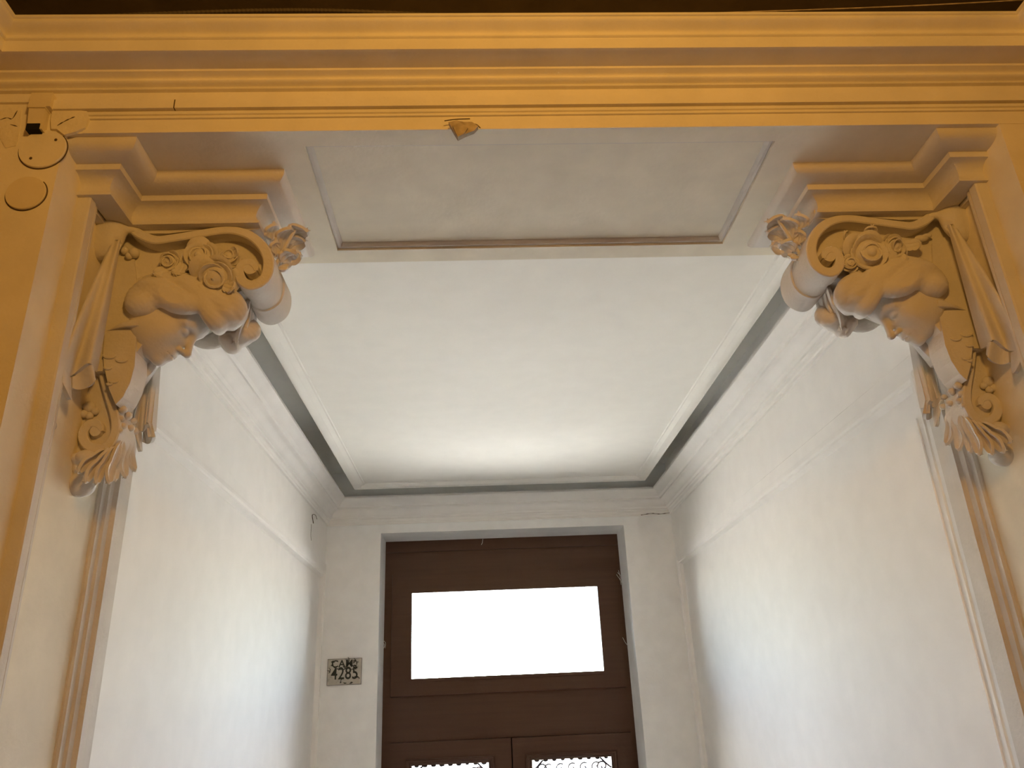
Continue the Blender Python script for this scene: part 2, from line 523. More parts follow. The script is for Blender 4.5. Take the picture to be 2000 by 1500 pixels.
for side, (lx0, lx1, gx0, gx1) in enumerate(((sx0, xm - 0.002, -0.372, 0.016), (xm + 0.002, sx1, 0.238, 0.642))):
    lz1, lz0, gz1, gz0 = -0.127, FZ + 0.006, -0.236, -0.86
    g = G()
    frame_ring(g, lx0 + 0.002, lx1, lz0, lz1, gx0, gx1, gz0, gz1, y - 0.020, y + 0.012)
    leaf = g.build('door_leaf', M_wood, door)
    g = G()   # bolection moulding round the light
    m = [(0, 0), (0, 0.010), (0.006, 0.014), (0.014, 0.010), (0.018, 0.012), (0.024, 0.004), (0.026, 0.0)]
    rect = [(gx0 - 0.030, gz0 - 0.030), (gx0 - 0.030, gz1 + 0.030), (gx1 + 0.030, gz1 + 0.030), (gx1 + 0.030, gz0 - 0.030)]
    V = []
    for (xx, zz), (ax, az) in zip(rect, [(1, 1), (1, -1), (-1, -1), (-1, 1)]):
        for d, p in m:
            V.append((xx + ax * d, y - 0.020 - p, zz + az * d))
    k = len(m)
    g.add(V, [(i * k + j, i * k + j + 1, ((i + 1) % 4) * k + j + 1, ((i + 1) % 4) * k + j) for i in range(4) for j in range(k - 1)])
    g.build('light_moulding', M_wood, leaf)
    G().box(gx0, gx1, y + 0.006, y + 0.010, gz0, gz1).build('pane', M_glass, leaf)
    g = G()   # lower raised panel
    g.box(gx0, gx1, y - 0.030, y - 0.020, lz0 + 0.10, gz0 - 0.10)
    g.build('raised_panel', M_wood, leaf)
    g = G().box(lx0 - 0.01, lx0 + 0.05, y + 0.0125, y + 0.02, lz0, lz1 + 0.02).box(lx1 - 0.05, lx1 + 0.01, y + 0.0125, y + 0.02, lz0, lz1 + 0.02).box(lx0, lx1, y + 0.0125, y + 0.02, lz1 - 0.03, lz1 + 0.02)  # added behind the leaf edges to block daylight through the gaps
    g.build('leak_stop_strip', M_wood, leaf)
    # wrought iron grille: border, bars and corner scrolls
    g = G()
    r = 0.0045
    yy = y - 0.002
    for xx in np.linspace(gx0 + 0.06, gx1 - 0.06, 4):
        g.tube([(xx, yy, gz0), (xx, yy, gz1 - 0.085)], r)
    g.tube([(gx0, yy, gz1 - 0.085), (gx1, yy, gz1 - 0.085)], r)
    for cx, sg in ((gx0, 1), (gx1, -1)):
        pts = [(cx + sg * 0.002, yy, gz1 - 0.05), (cx + sg * 0.028, yy, gz1 - 0.028), (cx + sg * 0.055, yy, gz1 - 0.002)]
        g.tube(spline(pts, 5), r)
        sp = [(cx + sg * (0.045 + (0.028 - 0.0022 * i) * math.cos(i * 0.6)), yy, gz1 - 0.042 + (0.028 - 0.0022 * i) * math.sin(i * 0.6)) for i in range(12)]
        g.tube(sp, r * 0.9)
    wd = gx1 - gx0
    n = 5
    for i in range(n):
        c = gx0 + wd * (0.2 + 0.6 * i / (n - 1))
        sp = [(c + (0.026 - 0.0018 * j) * math.cos(0.9 + j * 0.6), yy, gz1 - 0.045 + (0.026 - 0.0018 * j) * math.sin(0.9 + j * 0.6)) for j in range(12)]
        g.tube(sp, r * 0.8)
    rnd = random.Random(5 + side)
    for i in range(9):
        c = gx0 + wd * (0.06 + 0.88 * i / 8)
        g.ball((c, yy, gz1 - 0.003), 0.006 + 0.003 * rnd.random(), 8, 6, (1.6, 0.7, 0.8))
    g.build('grille', M_iron, leaf, label='black wrought iron scroll grille')
    portal('portal_leaf', gx0, gx1, gz0, gz1, y + 0.033)

# ------------------------------------------------------------------ signed distance sculpting
def seg_d(p, a, b, ra, rb):
    a = np.array(a, float)
    b = np.array(b, float)
    ab = b - a
    t = np.clip(((p - a) @ ab) / (ab @ ab + 1e-12), 0, 1)
    return np.linalg.norm(p - a - t[..., None] * ab, axis=-1) - (ra + (rb - ra) * t)


def ell_d(p, c, r, R=None):
    q = p - np.array(c, float)
    if R is not None:
        q = q @ np.array(R, float).T
    r = np.array(r, float)
    k0 = np.linalg.norm(q / r, axis=-1)
    k1 = np.linalg.norm(q / (r * r), axis=-1) + 1e-9
    return k0 * (k0 - 1) / k1


def smin(a, b, k):
    h = np.maximum(k - np.abs(a - b), 0) / k
    return np.minimum(a, b) - h * h * k * 0.25


def smax(a, b, k):
    return -smin(-a, -b, k)


def nets(fn, lo_, hi_, step):
    """surface nets over a distance function"""
    lo_ = np.array(lo_, float)
    hi_ = np.array(hi_, float)
    n = np.ceil((hi_ - lo_) / step).astype(int) + 1
    ax = [lo_[i] + step * np.arange(n[i]) for i in range(3)]
    D = np.empty(tuple(n))
    for i in range(n[0]):
        X, Y, Z = np.meshgrid(ax[0][i:i + 1], ax[1], ax[2], indexing='ij')
        D[i] = fn(np.stack([X, Y, Z], -1))[0]
    D[0] = D[-1] = 1
    D[:, 0] = D[:, -1] = 1
    D[:, :, 0] = D[:, :, -1] = 1
    ins = D < 0
    c = np.zeros(tuple(n - 1), int)
    acc = np.zeros(tuple(n - 1) + (3,))
    cnt = np.zeros(tuple(n - 1))
    corners = [(i, j, k) for i in (0, 1) for j in (0, 1) for k in (0, 1)]

    def sl(A, o):
        return A[o[0]:o[0] + n[0] - 1, o[1]:o[1] + n[1] - 1, o[2]:o[2] + n[2] - 1]
    for o in corners:
        for d in range(3):
            if o[d]:
                continue
            o2 = list(o)
            o2[d] = 1
            a, b = sl(D, o), sl(D, o2)
            m = (a < 0) != (b < 0)
            t = np.where(m, a / np.where(m, a - b, 1), 0)
            pos = np.stack([np.full(a.shape, float(k)) for k in o], -1)
            pos[..., d] = t
            acc += np.where(m[..., None], pos, 0)
            cnt += m
    act = cnt > 0
    idx = -np.ones(act.shape, int)
    idx[act] = np.arange(act.sum())
    base = np.argwhere(act)
    V = lo_ + step * (base + acc[act] / cnt[act][:, None])
    Fs = []
    for d in range(3):
        e = [slice(0, n[k] - 1) for k in range(3)]
        e2 = list(e)
        e2[d] = slice(1, n[d])
        a = ins[tuple(e)]
        b = ins[tuple(e2)]
        for flip in (False, True):
            m = (a & ~b) if not flip else (~a & b)
            q = np.argwhere(m)
            u1, v1 = (d + 1) % 3, (d + 2) % 3
            q = q[(q[:, u1] > 0) & (q[:, v1] > 0)]
            du = np.zeros(3, int)
            du[u1] = 1
            dv = np.zeros(3, int)
            dv[v1] = 1
            f = np.stack([idx[tuple(r.T)] for r in (q - du - dv, q - dv, q, q - du)], -1)
            Fs.append(f if not flip else f[:, ::-1])
    Fc = np.concatenate(Fs)
    Fc = Fc[(Fc >= 0).all(1)]
    return V, Fc


def relax(V, Fc, it=2, lam=0.5):
    n = len(V)
    e = np.concatenate([Fc[:, [i, (i + 1) % 4]] for i in range(4)])
    for _ in range(it):
        s = np.zeros_like(V)
        c = np.zeros(n)
        np.add.at(s, e[:, 0], V[e[:, 1]])
        np.add.at(c, e[:, 0], 1)
        np.add.at(s, e[:, 1], V[e[:, 0]])
        np.add.at(c, e[:, 1], 1)
        V = V + lam * (s / c[:, None] - V)
    return V


def sculpt(fn, lo_, hi_, step, it=1):
    V, Fc = nets(fn, lo_, hi_, step)
    V = relax(V, Fc, it)
    g = G()
    g.V = [tuple(v) for v in V]
    g.F = [tuple(f) for f in Fc]
    return g


def grid_solid(fn, nu, nv, th):
    """thick sheet from fn(u, v)"""
    A = np.array([[fn(i / nu, j / nv) for j in range(nv + 1)] for i in range(nu + 1)], float)
    du = np.gradient(A, axis=0)
    dv = np.gradient(A, axis=1)
    N = np.cross(du, dv)
    N /= np.linalg.norm(N, axis=-1, keepdims=True) + 1e-12
    B = A - N * th
    g = G()
    k = nv + 1
    n = (nu + 1) * k
    V = list(A.reshape(-1, 3)) + list(B.reshape(-1, 3))
    Fc = []
    for i in range(nu):
        for j in range(nv):
            a = i * k + j
            Fc.append((a, a + k, a + k + 1, a + 1))
            Fc.append((n + a, n + a + 1, n + a + k + 1, n + a + k))
    rim = [i * k for i in range(nu + 1)] + [nu * k + j for j in range(1, k)] + [i * k + nv for i in range(nu - 1, -1, -1)] + [j for j in range(nv - 1, 0, -1)]
    for a, b in zip(rim, rim[1:] + rim[:1]):
        Fc.append((b, a, a + n, b + n))
    g.add(V, Fc)
    return g


def leaf_sheet(base, tip, width, nrm, curl=0.25, lobes=3, cup=0.3, th=0.006, bend=0.0):
    """acanthus lobe: scalloped outline, midrib, tip that curls along nrm"""
    base, tip, nrm = (np.array(k, float) for k in (base, tip, nrm))
    ax = tip - base
    L = np.linalg.norm(ax)
    t = ax / L
    nrm = nrm - (nrm @ t) * t
    nrm /= np.linalg.norm(nrm)
    sd = np.cross(t, nrm)

    def fn(u, v):
        s = 2 * v - 1
        wd = width * (max(0.004, 1 - abs(2 * (0.06 + 0.94 * u) - 1.12) ** 2.4 / 1.0) ** 0.6 if u < 1 else 0.02) * (0.80 + 0.20 * abs(math.sin(lobes * math.pi * u)))
        h = cup * width * (abs(s) ** 1.5) - 0.10 * width * math.exp(-(s / 0.16) ** 2) * -1 + 0.05 * width * math.cos(s * 9)
        c = curl * L * max(0, u - 0.45) ** 2 * 3.3 + bend * L * math.sin(math.pi * u)
        return base + t * (L * (u - 0.35 * curl * max(0, u - 0.6) ** 2)) + sd * (wd * s) + nrm * (c + h * (0.4 + 0.6 * u))
    return grid_solid(fn, 18, 14, th)


# ------------------------------------------------------------------ corbels
def px_poly(pts, y):
    return [tuple(P(u, v, y)[[0, 2]]) for u, v in pts]


def ribbon(pts, widths, y0, y1, n=7):
    """band with a rectangular section following a curve in the x,z plane"""
    c = np.array(spline([(*a, w_) for a, w_ in zip(pts, widths)], n))
    xy, wd = c[:, :2], c[:, 2]
    t = np.gradient(xy, axis=0)
    t /= np.linalg.norm(t, axis=1, keepdims=True)
    nr = np.stack([-t[:, 1], t[:, 0]], 1)
    a = xy + nr * wd[:, None] / 2
    b = xy - nr * wd[:, None] / 2
    m = len(c)
    bev = 0.0022
    V = []
    for (p, q) in zip(a, b):
        d = (q - p) / (np.linalg.norm(q - p) + 1e-9) * bev
        V += [(p[0], y0 + bev, p[1]), (p[0] + d[0], y0, p[1] + d[1]), (q[0] - d[0], y0, q[1] - d[1]), (q[0], y0 + bev, q[1]),
              (q[0], y1 - bev, q[1]), (q[0] - d[0], y1, q[1] - d[1]), (p[0] + d[0], y1, p[1] + d[1]), (p[0], y1 - bev, p[1])]
    Fc = []
    for i in range(m - 1):
        for j in range(8):
            Fc.append((i * 8 + j, i * 8 + (j + 1) % 8, (i + 1) * 8 + (j + 1) % 8, (i + 1) * 8 + j))
    Fc += [tuple(range(7, -1, -1)), tuple((m - 1) * 8 + j for j in range(8))]
    return G().add(V, Fc)


CAP = [(0, 1.0), (0.1035, 1.0), (0.1035, 0.992)] + [(0.062 + 0.0415 * math.cos(t * math.pi / 2) ** 0.75, 0.992 - 0.0195 * math.sin(t * math.pi / 2) ** 0.9) for t in [i / 9 for i in range(1, 10)]] + \
      [(0.0625, 0.9715), (0.0625, 0.9595), (0.052, 0.9585), (0.044, 0.954), (0.038, 0.947), (0.036, 0.939), (0.038, 0.930), (0.044, 0.921), (0.044, 0.917), (0, 0.917)]
capn = len(CAP)

PX = 0.00104      # one survey pixel at the corbel, in survey units


def rose(par, c, nrm, r, mir, label=None, seed=0, openness=1.0, heart=False):
    """plaster rose: bud, then three rings of curled petals"""
    rnd = random.Random(seed)
    c = np.array(c, float)
    n = np.array(nrm, float)
    n /= np.linalg.norm(n)
    a = np.cross(n, (0.2, 0.1, 1))
    a /= np.linalg.norm(a)
    b = np.cross(n, a)
    g = G()
    cup = c - n * r * 0.30
    g.ball(c - n * r * 0.28, r * 0.72, 14, 8)
    root = g.build('rose', M_corbel, par, mir, smooth=True, label=label)
    g = G()      # spiral bud
    pts = [c + n * r * (0.44 - 0.030 * i) + (a * math.cos(i * 0.8) + b * math.sin(i * 0.8)) * r * (0.05 + 0.022 * i) for i in range(12)]
    g.tube(spline(pts, 3), [r * (0.06 + 0.004 * (i % 3)) for i in range(34)], 7)
    if heart:
        g.ball(c + n * r * 0.26, r * 0.27, 12, 8)
    g.build('bud', M_corbel, root, mir, smooth=True)
    for ring, (k, rad, hgt, flare) in enumerate(((2, 0.36, 0.58, 0.10), (3, 0.60, 0.44, 0.40), (5, 0.84, 0.14, 1.00))):
        off = rnd.random() * 6
        for i in range(k):
            th0 = off + 2 * math.pi * (i + 0.16 * rnd.uniform(-1, 1)) / k
            sp = (2.9 if ring < 2 else 2.5) * math.pi / k
            h0 = hgt * rnd.uniform(0.8, 1.2)
            fl = flare * rnd.uniform(0.6, 1.4)
            ro = rnd.uniform(-0.06, 0.06)

            def fn(u, v):
                th = th0 + sp * (v - 0.5)
                e = math.sin(math.pi * (0.06 + 0.88 * v)) ** 0.75
                hh = -0.45 + (h0 + 0.45) * u * (0.45 + 0.55 * e)
                k2 = max(0, u - 0.5) * 2
                rr = (rad + ro) * (0.86 + 0.24 * v) * (0.55 + 0.45 * math.sin(u * math.pi / 2)) + fl * openness * 0.42 * k2 ** 2 * e
                dip = -0.20 * fl * openness * k2 ** 3
                return c + (a * math.cos(th) + b * math.sin(th)) * rr * r + n * (hh + dip) * r
            grid_solid(fn, 8, 10, r * 0.085).build('petal', M_corbel, root, mir, smooth=True, auto=60)
    return root


def build_corbel(side):
    mir = None if side == 0 else XC
    loc = H(XL, 1.42, 0.40) if side == 0 else H(2 * XC - XL, 1.42, 0.40)
    lab = ('stucco corbel with bowed female head and three roses on the left jamb' if side == 0 else
           'stucco corbel with bowed female head, one large rose and raised leaf, right jamb')
    T = thing('corbel', loc, lab, 'corbel', None)
    yn, yf = 1.345, 1.495          # near and far face of the console

    def add(g, name, smooth=True, auto=40, label=None, parent=None):
        return g.build(name, M_corbel, parent or T, mir, smooth=smooth, auto=auto, label=label)

    # capital moulding, mitred round pilaster and console
    g = G().sweep(CAP, [(XL - 0.004, 1.278), (-0.713, 1.278), (-0.713, 1.376), (-0.468, 1.376), (-0.468, 1.466), (-0.713, 1.466), (-0.713, 1.566), (XL - 0.004, 1.566)])
    g.F = [f[::-1] for f in g.F]
    add(g, 'capital_moulding', auto=28)
    g = G().box(-0.735, -0.472, 1.385, 1.457, 0.90, 0.995).box(-0.735, -0.716, 1.282, 1.562, 0.91, 0.995)
    add(g, 'capital_core', smooth=False)
    # console body, thinner than the scroll band so the band stands proud
    body = [(-0.736, 0.925), (-0.50, 0.925), (-0.44, 0.897), (-0.416, 0.868), (-0.409, 0.835), (-0.43, 0.80), (-0.50, 0.765), (-0.56, 0.73), (-0.62, 0.70), (-0.65, 0.64), (-0.66, 0.62), (-0.736, 0.62)]
    add(G().prism(body, 1.374, 1.466), 'console_body', smooth=False)
    body = [(-0.736, 0.621), (-0.660, 0.621), (-0.662, 0.56), (-0.672, 0.50), (-0.70, 0.45), (-0.736, 0.42)]
    add(G().prism(body, 1.398, 1.442), 'console_core', smooth=False)
    # upper scroll band ending in a volute
    pts = [(243, 402), (249, 430), (266, 452), (300, 467), (334, 464), (390, 455), (444, 448), (482, 456), (508, 475), (521, 497), (524, 517), (519, 538), (507, 551), (489, 556), (472, 547), (466, 529), (473, 514), (487, 511), (497, 519), (499, 528)]
    wd = [14, 16, 18, 18, 17, 17, 17, 18, 19, 20, 21, 21, 20, 20, 19, 18, 17, 15, 13, 8]
    yb = yn - 0.002
    poly = px_poly(pts, yb)
    for a0, a1, dw, nm in ((yb, 1.388, 0, 'scroll_band'), (1.386, 1.434, -6, 'scroll_channel'), (1.432, yf + 0.002, 0, 'scroll_band')):
        add(ribbon(poly, [max(3, k_ + dw) * PX for k_ in wd], a0, a1), nm, auto=35)
    # eyes of the volutes and the sunk roll between them
    e = P(489, 523, yb)
    for yy0, yy1 in ((yb + 0.001, yf + 0.001),):
        V = [(e[0] + 13 * PX * math.cos(q), yv, e[2] + 13 * PX * math.sin(q)) for yv in (yy0, yy1) for q in np.linspace(0, 2 * math.pi, 20, endpoint=False)]
        Fc = [(i, (i + 1) % 20, (i + 1) % 20 + 20, i + 20) for i in range(20)] + [tuple(range(19, -1, -1)), tuple(range(20, 40))]
        add(G().add(V, Fc), 'volute_eye', auto=40)
    c = P(494, 531, yb)
    V, Fc, ns = [], [], 24
    prof = [(yn + 0.020, 30), (yn + 0.03, 30), (1.388, 33), (1.400, 30), (1.412, 29), (1.424, 31), (1.434, 35), (1.44, 30), (yf - 0.014, 30)]
    for yy, rr in prof:
        V += [(c[0] + rr * PX * math.cos(q), yy, c[2] + rr * PX * math.sin(q)) for q in np.linspace(0, 2 * math.pi, ns, endpoint=False)]
    for i in range(len(prof) - 1):
        Fc += [(i * ns + j, i * ns + (j + 1) % ns, (i + 1) * ns + (j + 1) % ns, (i + 1) * ns + j) for j in range(ns)]
    Fc += [tuple(range(ns - 1, -1, -1)), tuple((len(prof) - 1) * ns + j for j in range(ns))]
    add(G().add(V, Fc), 'volute_roll')
    strip = [(258, 436), (507, 430), (507, 447), (480, 450), (440, 442), (390, 449), (330, 456), (285, 456)]
    add(G().prism(px_poly(strip, 1.352)[::-1], 1.352, 1.488), 'abacus_strip', smooth=False)
    # ear of the console beside the capital: rounded lobes on both flanks
    for yy in (1.338, 1.502):
        q = P(210, 455, 1.338)

        def fe(p, q=q, yy=yy):
            d = ell_d(p, (q[0] + 0.004, yy, q[2] + 0.004), (0.032, 0.022, 0.060))
            d = smin(d, ell_d(p, (q[0] - 0.012, yy + (0.008 if yy < 1.42 else -0.008), q[2] - 0.004), (0.024, 0.022, 0.052)), 0.01)
            e1, e2 = P(234, 408, 1.345), P(262, 450, 1.345)
            e1[1] = e2[1] = yy + (0.010 if yy < 1.42 else -0.010)
            d = smin(d, seg_d(p, e1, e2, 0.016, 0.008), 0.014)
            k_ = P(231, 469, 1.325)
            d = smax(d, -ell_d(p, (k_[0], yy - 0.022 if yy < 1.42 else yy + 0.022, k_[2]), (0.009, 0.02, 0.009)), 0.004)
            return d
        add(sculpt(fe, (q[0] - 0.06, yy - 0.04, q[2] - 0.075), (q[0] + 0.06, yy + 0.04, q[2] + 0.085), 0.0035), 'console_ear')

    # shaft plate under the head, tapering to the lower scroll
    sh = [(228, 492), (262, 505), (272, 600), (266, 660), (263, 715), (254, 748), (240, 775), (226, 790), (213, 760), (203, 715), (201, 690), (207, 620), (216, 540)]
    add(G().prism(px_poly(sh, 1.368)[::-1], 1.368, 1.425), 'shaft', smooth=False)
    g = G()
    for u0, v0, r0 in ((214, 692, 13), (211, 716, 8), (222, 742, 9), (238, 700, 12), (214, 748, 6)):
        a_ = [P(u0 + r0 * math.cos(q), v0 + 0.55 * r0 * math.sin(q), 1.367) for q in np.linspace(0.1, math.pi - 0.1, 9)]
        add(G().tube(a_, [0.0012, 0.002, 0.0026, 0.003, 0.003, 0.003, 0.0026, 0.002, 0.0012], 6), 'scale_ridge')
    # thorn-like tip of the headdress against the shaft
    g = G()
    a_, b_ = P(272, 630, 1.358), P(209, 646, 1.368)
    mid = P(240, 635, 1.360)
    g.tube(spline([a_, mid, b_], 6), [0.009, 0.0088, 0.0082, 0.0075, 0.0068, 0.006, 0.0052, 0.0044, 0.0035, 0.0026, 0.0018, 0.0010, 0.0004], 8, 0.6)
    add(g, 'headdress_tip')

    # lower scroll
    pts = [(193, 702), (199, 735), (210, 772), (221, 805), (225, 835), (217, 860), (202, 873), (186, 875), (170, 869), (161, 855), (162, 840), (172, 828), (184, 826), (194, 832), (197, 842)]
    wd = [9, 11, 13, 15, 16, 17, 17, 17, 17, 17, 17, 17, 16, 13, 8]
    yl = 1.386
    add(ribbon(px_poly(pts, yl), [k_ * PX for k_ in wd], yl, 2.84 - yl), 'lower_scroll', auto=35)
    e = P(186, 841, yl)
    V = [(e[0] + 10 * PX * math.cos(q), yv, e[2] + 10 * PX * math.sin(q)) for yv in (yl + 0.001, 2.839 - yl) for q in np.linspace(0, 2 * math.pi, 18, endpoint=False)]
    Fc = [(i, (i + 1) % 18, (i + 1) % 18 + 18, i + 18) for i in range(18)] + [tuple(range(17, -1, -1)), tuple(range(18, 36))]
    add(G().add(V, Fc), 'lower_volute_eye')
    # backing block between lower scroll and jamb, small blossom above it
    bk = [(-0.736, 0.66), (-0.712, 0.66), (-0.690, 0.60), (-0.668, 0.56), (-0.668, 0.50), (-0.690, 0.462), (-0.736, 0.45)]
    add(G().prism(bk, 1.400, 1.440), 'lower_body', smooth=False)
    g = G()
    for u0, v0, r0 in ((175, 795, 11), (186, 803, 7), (165, 808, 8), (175, 812, 7), (160, 795, 6)):
        g.ball(P(u0, v0, 1.392), r0 * PX, 12, 8, (1, 0.8, 1))
    add(g, 'blossom')
    # beads and berries falling from the shaft on the passage side
    g = G()
    rn = random.Random(3)
    for u0, v0, r0, yy in ((236, 786, 8, 1.392), (245, 772, 6, 1.40), (240, 800, 8, 1.395), (252, 790, 7, 1.42), (236, 818, 7, 1.395), (250, 812, 8, 1.42), (240, 832, 7, 1.40), (256, 836, 7, 1.43), (262, 822, 6, 1.45), (234, 842, 6, 1.392), (264, 842, 7, 1.46)):
        add(G().ball(P(u0, v0, yy), r0 * PX, 10, 7, (1, 1, 0.9)), 'berry')
    # acanthus leaves under the lower scroll
    for (tu, tv, ty, wd_, nrm, bs_) in ((130, 905, 1.355, 0.014, (0.45, -0.35, -0.8), (206, 874, 1.392)), (138, 926, 1.365, 0.015, (0.5, -0.25, -0.85), (214, 872, 1.394)), (160, 934, 1.385, 0.013, (0.6, -0.2, -0.8), (222, 866, 1.396)),
                                        (182, 936, 1.40, 0.014, (0.65, -0.1, -0.75), (230, 860, 1.400)), (196, 930, 1.425, 0.013, (0.7, 0.0, -0.7), (236, 854, 1.41)), (214, 926, 1.45, 0.014, (0.8, 0.1, -0.6), (242, 848, 1.425)), (232, 916, 1.475, 0.014, (0.8, 0.3, -0.5), (247, 844, 1.44))):
        b0 = P(*bs_)
        t0 = P(tu, tv, ty)
        t0[0] = max(t0[0], XL + 0.008)
        add(leaf_sheet(b0, t0, wd_, nrm, 0.34, 2, 0.55, 0.005, 0.12), 'acanthus_leaf', auto=50)
    g = G()
    g.ball(P(168, 893, 1.385), 16 * PX, 14, 9, (1.1, 0.9, 0.8))
    add(g, 'leaf_boss')

    # pendant drop at the foot
    q = P(160, 950, 1.42)
    q[0] = XL + 0.008

    def ff(p):
        d = ell_d(p, (q[0], 1.415, q[2]), (0.026, 0.0255, 0.021))
        d = smin(d, ell_d(p, (q[0] + 0.002, 1.410, q[2] + 0.026), (0.020, 0.022, 0.013)), 0.006)
        d = smin(d, ell_d(p, (q[0], 1.405, q[2] + 0.044), (0.020, 0.026, 0.014)), 0.006)
        return smax(d, XL - 0.002 - p[..., 0], 0.001)
    add(sculpt(ff, (q[0] - 0.045, 1.36, q[2] - 0.04), (q[0] + 0.045, 1.47, q[2] + 0.085), 0.0028), 'pendant_drop')
    # small knob on the jamb face
    q2 = P(100, 834, 1.30)
    g = G().ball((XL + 0.002, 1.292, q2[2]), 0.011, 12, 8)
    add(g, 'jamb_knob')

    # drapery swags on both flanks
    for near in (True, False):
        cs = [P(213, 482, 1.318), P(237, 470, 1.316), P(113, 724, 1.270), P(194, 716, 1.345)]
        cs[2][0] = XL + 0.010
        if not near:
            cs = [P(286, 610, 1.490), P(322, 610, 1.490), P(263, 830, 1.500), P(304, 833, 1.492)]
        tl, tr, bl, br = cs

        def fd(u, v, tl=tl, tr=tr, bl=bl, br=br, near=near):
            bow = 0.5 * u * (1 - u)
            L_ = tl + (bl - tl) * u
            R_ = tr + (br - tr) * u
            L_ = L_ + np.array([0.0, -0.010, 0.03]) * bow * (2 if near else 0)
            p = L_ + (R_ - L_) * v
            amp = 0.003 + 0.016 * u * u
            ph = v * 2 * math.pi * 1.45 + 0.9 + 0.4 * u
            n_ = np.array([0.55, -0.83, 0.0]) if near else np.array([0.25, -0.97, 0.0])
            p = p + n_ * amp * math.sin(ph) + n_ * 0.010 * math.sin(math.pi * v)
            p[2] += u ** 3 * (0.006 * math.sin(ph + 1.2) - 0.006 * math.sin(math.pi * v))
            return p
        g = grid_solid(fd, 26, 40, 0.010)
        dr = add(g, 'drapery', auto=60)
        # loose tails of cloth hanging from the hem
        for va, vb, ln in ((0.34, 0.80, 0.030), (0.04, 0.30, 0.042)):
            def fh(u, v, fd=fd, va=va, vb=vb, ln=ln):
                p = np.array(fd(1.0, va + (vb - va) * v))
                return p + np.array([0.006 * u * math.sin(3 * v), 0.006 + 0.016 * u * math.sin(2.2 * v + 0.4), -ln * u * (0.5 + 0.5 * math.sin(2.8 * v + 0.2))])
            add(grid_solid(fh, 8, 16, 0.007), 'hem_tail', auto=60, parent=dr)

    # palmette leaf rising in front of the capital end
    b0 = P(536, 524, 1.42)
    for k_, (bu, bv, by, tu, tv, ty, wd_, cu) in enumerate(((548, 470, 1.40, 590, 436, 1.392, 0.022, 0.5), (528, 470, 1.395, 522, 436, 1.375, 0.022, 0.4), (545, 490, 1.40, 548, 440, 1.375, 0.024, 0.4), (552, 490, 1.42, 588, 462, 1.42, 0.020, 0.4), (545, 510, 1.40, 572, 484, 1.39, 0.019, 0.35), (545, 516, 1.42, 578, 496, 1.44, 0.018, 0.3), (540, 524, 1.40, 558, 516, 1.385, 0.014, 0.25), (536, 500, 1.39, 530, 470, 1.375, 0.016, 0.3))):
        add(leaf_sheet(P(bu, bv, by), P(tu, tv, ty), wd_, (0.9, -0.35, -0.15), cu, 2, 0.3, 0.006, -0.05), 'palmette_leaf', auto=50)
    g = G().tube(spline([P(532, 530, 1.40), P(548, 500, 1.395), P(566, 466, 1.39), P(582, 440, 1.385)], 5), [0.004] * 16, 8)
    add(g, 'palmette_rib')

    # ---------------- head
    chin = P(308, 713, 1.410)
    f = np.array([0.70, 0.13, -0.70])
    f /= np.linalg.norm(f)
    s = np.array([0.0, -1.0, 0.0])
    s = s - (s @ f) * f
    s /= np.linalg.norm(s)
    t = np.cross(s, f)
    if t[2] < 0:
        t = -t
    L = 0.180
    R = np.stack([f, s, t])
    org = chin - f * 0.36 * L - t * 0.03 * L   # point on the head axis level with the chin

    def face(p):
        q = ((p - org) @ R.T) / L
        a = np.array
        m = q.copy()
        m[..., 1] = np.abs(m[..., 1])
        d = ell_d(q, (0.02, 0, 0.62), (0.40, 0.31, 0.38))
        d = smin(d, ell_d(q, (0.10, 0, 0.36), (0.285, 0.275, 0.34)), 0.10)
        d = smin(d, ell_d(q, (0.18, 0, 0.16), (0.185, 0.165, 0.155)), 0.10)
        d = smin(d, ell_d(m, (0.195, 0.165, 0.335), (0.115, 0.105, 0.125)), 0.10)      # cheeks
        d = smin(d, ell_d(m, (0.02, 0.11, 0.27), (0.24, 0.150, 0.22)), 0.08)           # jaw angle
        d = smin(d, ell_d(q, (0.325, 0, 0.075), (0.070, 0.085, 0.065)), 0.06)          # chin
        d = smin(d, seg_d(m, (0.335, 0.06, 0.565), (0.27, 0.23, 0.545), 0.050, 0.040), 0.07)  # brow
        d = smax(d, -ell_d(m, (0.395, 0.125, 0.465), (0.085, 0.090, 0.060)), 0.06)     # sockets
        d = smin(d, ell_d(m, (0.295, 0.125, 0.465), (0.066, 0.078, 0.050)), 0.012)     # lowered lids
        d = smax(d, -seg_d(m, (0.37, 0.065, 0.435), (0.325, 0.20, 0.432), 0.008, 0.006), 0.012)
        d = smin(d, seg_d(q, (0.352, 0, 0.53), (0.470, 0, 0.335), 0.028, 0.040), 0.04)   # nose
        d = smin(d, ell_d(q, (0.472, 0, 0.322), (0.045, 0.045, 0.038)), 0.03)
        d = smin(d, ell_d(m, (0.415, 0.052, 0.305), (0.045, 0.034, 0.030)), 0.02)
        d = smax(d, -ell_d(m, (0.412, 0.050, 0.272), (0.022, 0.016, 0.012)), 0.012)
        d = smin(d, ell_d(q, (0.345, 0, 0.205), (0.065, 0.105, 0.075)), 0.06)          # muzzle
        d = smin(d, seg_d(m, (0.405, 0.0, 0.222), (0.355, 0.085, 0.203), 0.021, 0.010), 0.018)
        d = smin(d, seg_d(m, (0.400, 0.0, 0.172), (0.352, 0.075, 0.190), 0.026, 0.010), 0.018)
        d = smax(d, -seg_d(m, (0.432, 0.0, 0.198), (0.350, 0.105, 0.193), 0.009, 0.010), 0.010)
        # neck
        d = smin(d, seg_d(q, (-0.02, 0, 0.26), (-0.26, 0.0, 0.20), 0.15, 0.13), 0.08)
        return d * L
    ctr = org + f * 0.05 * L + t * 0.5 * L
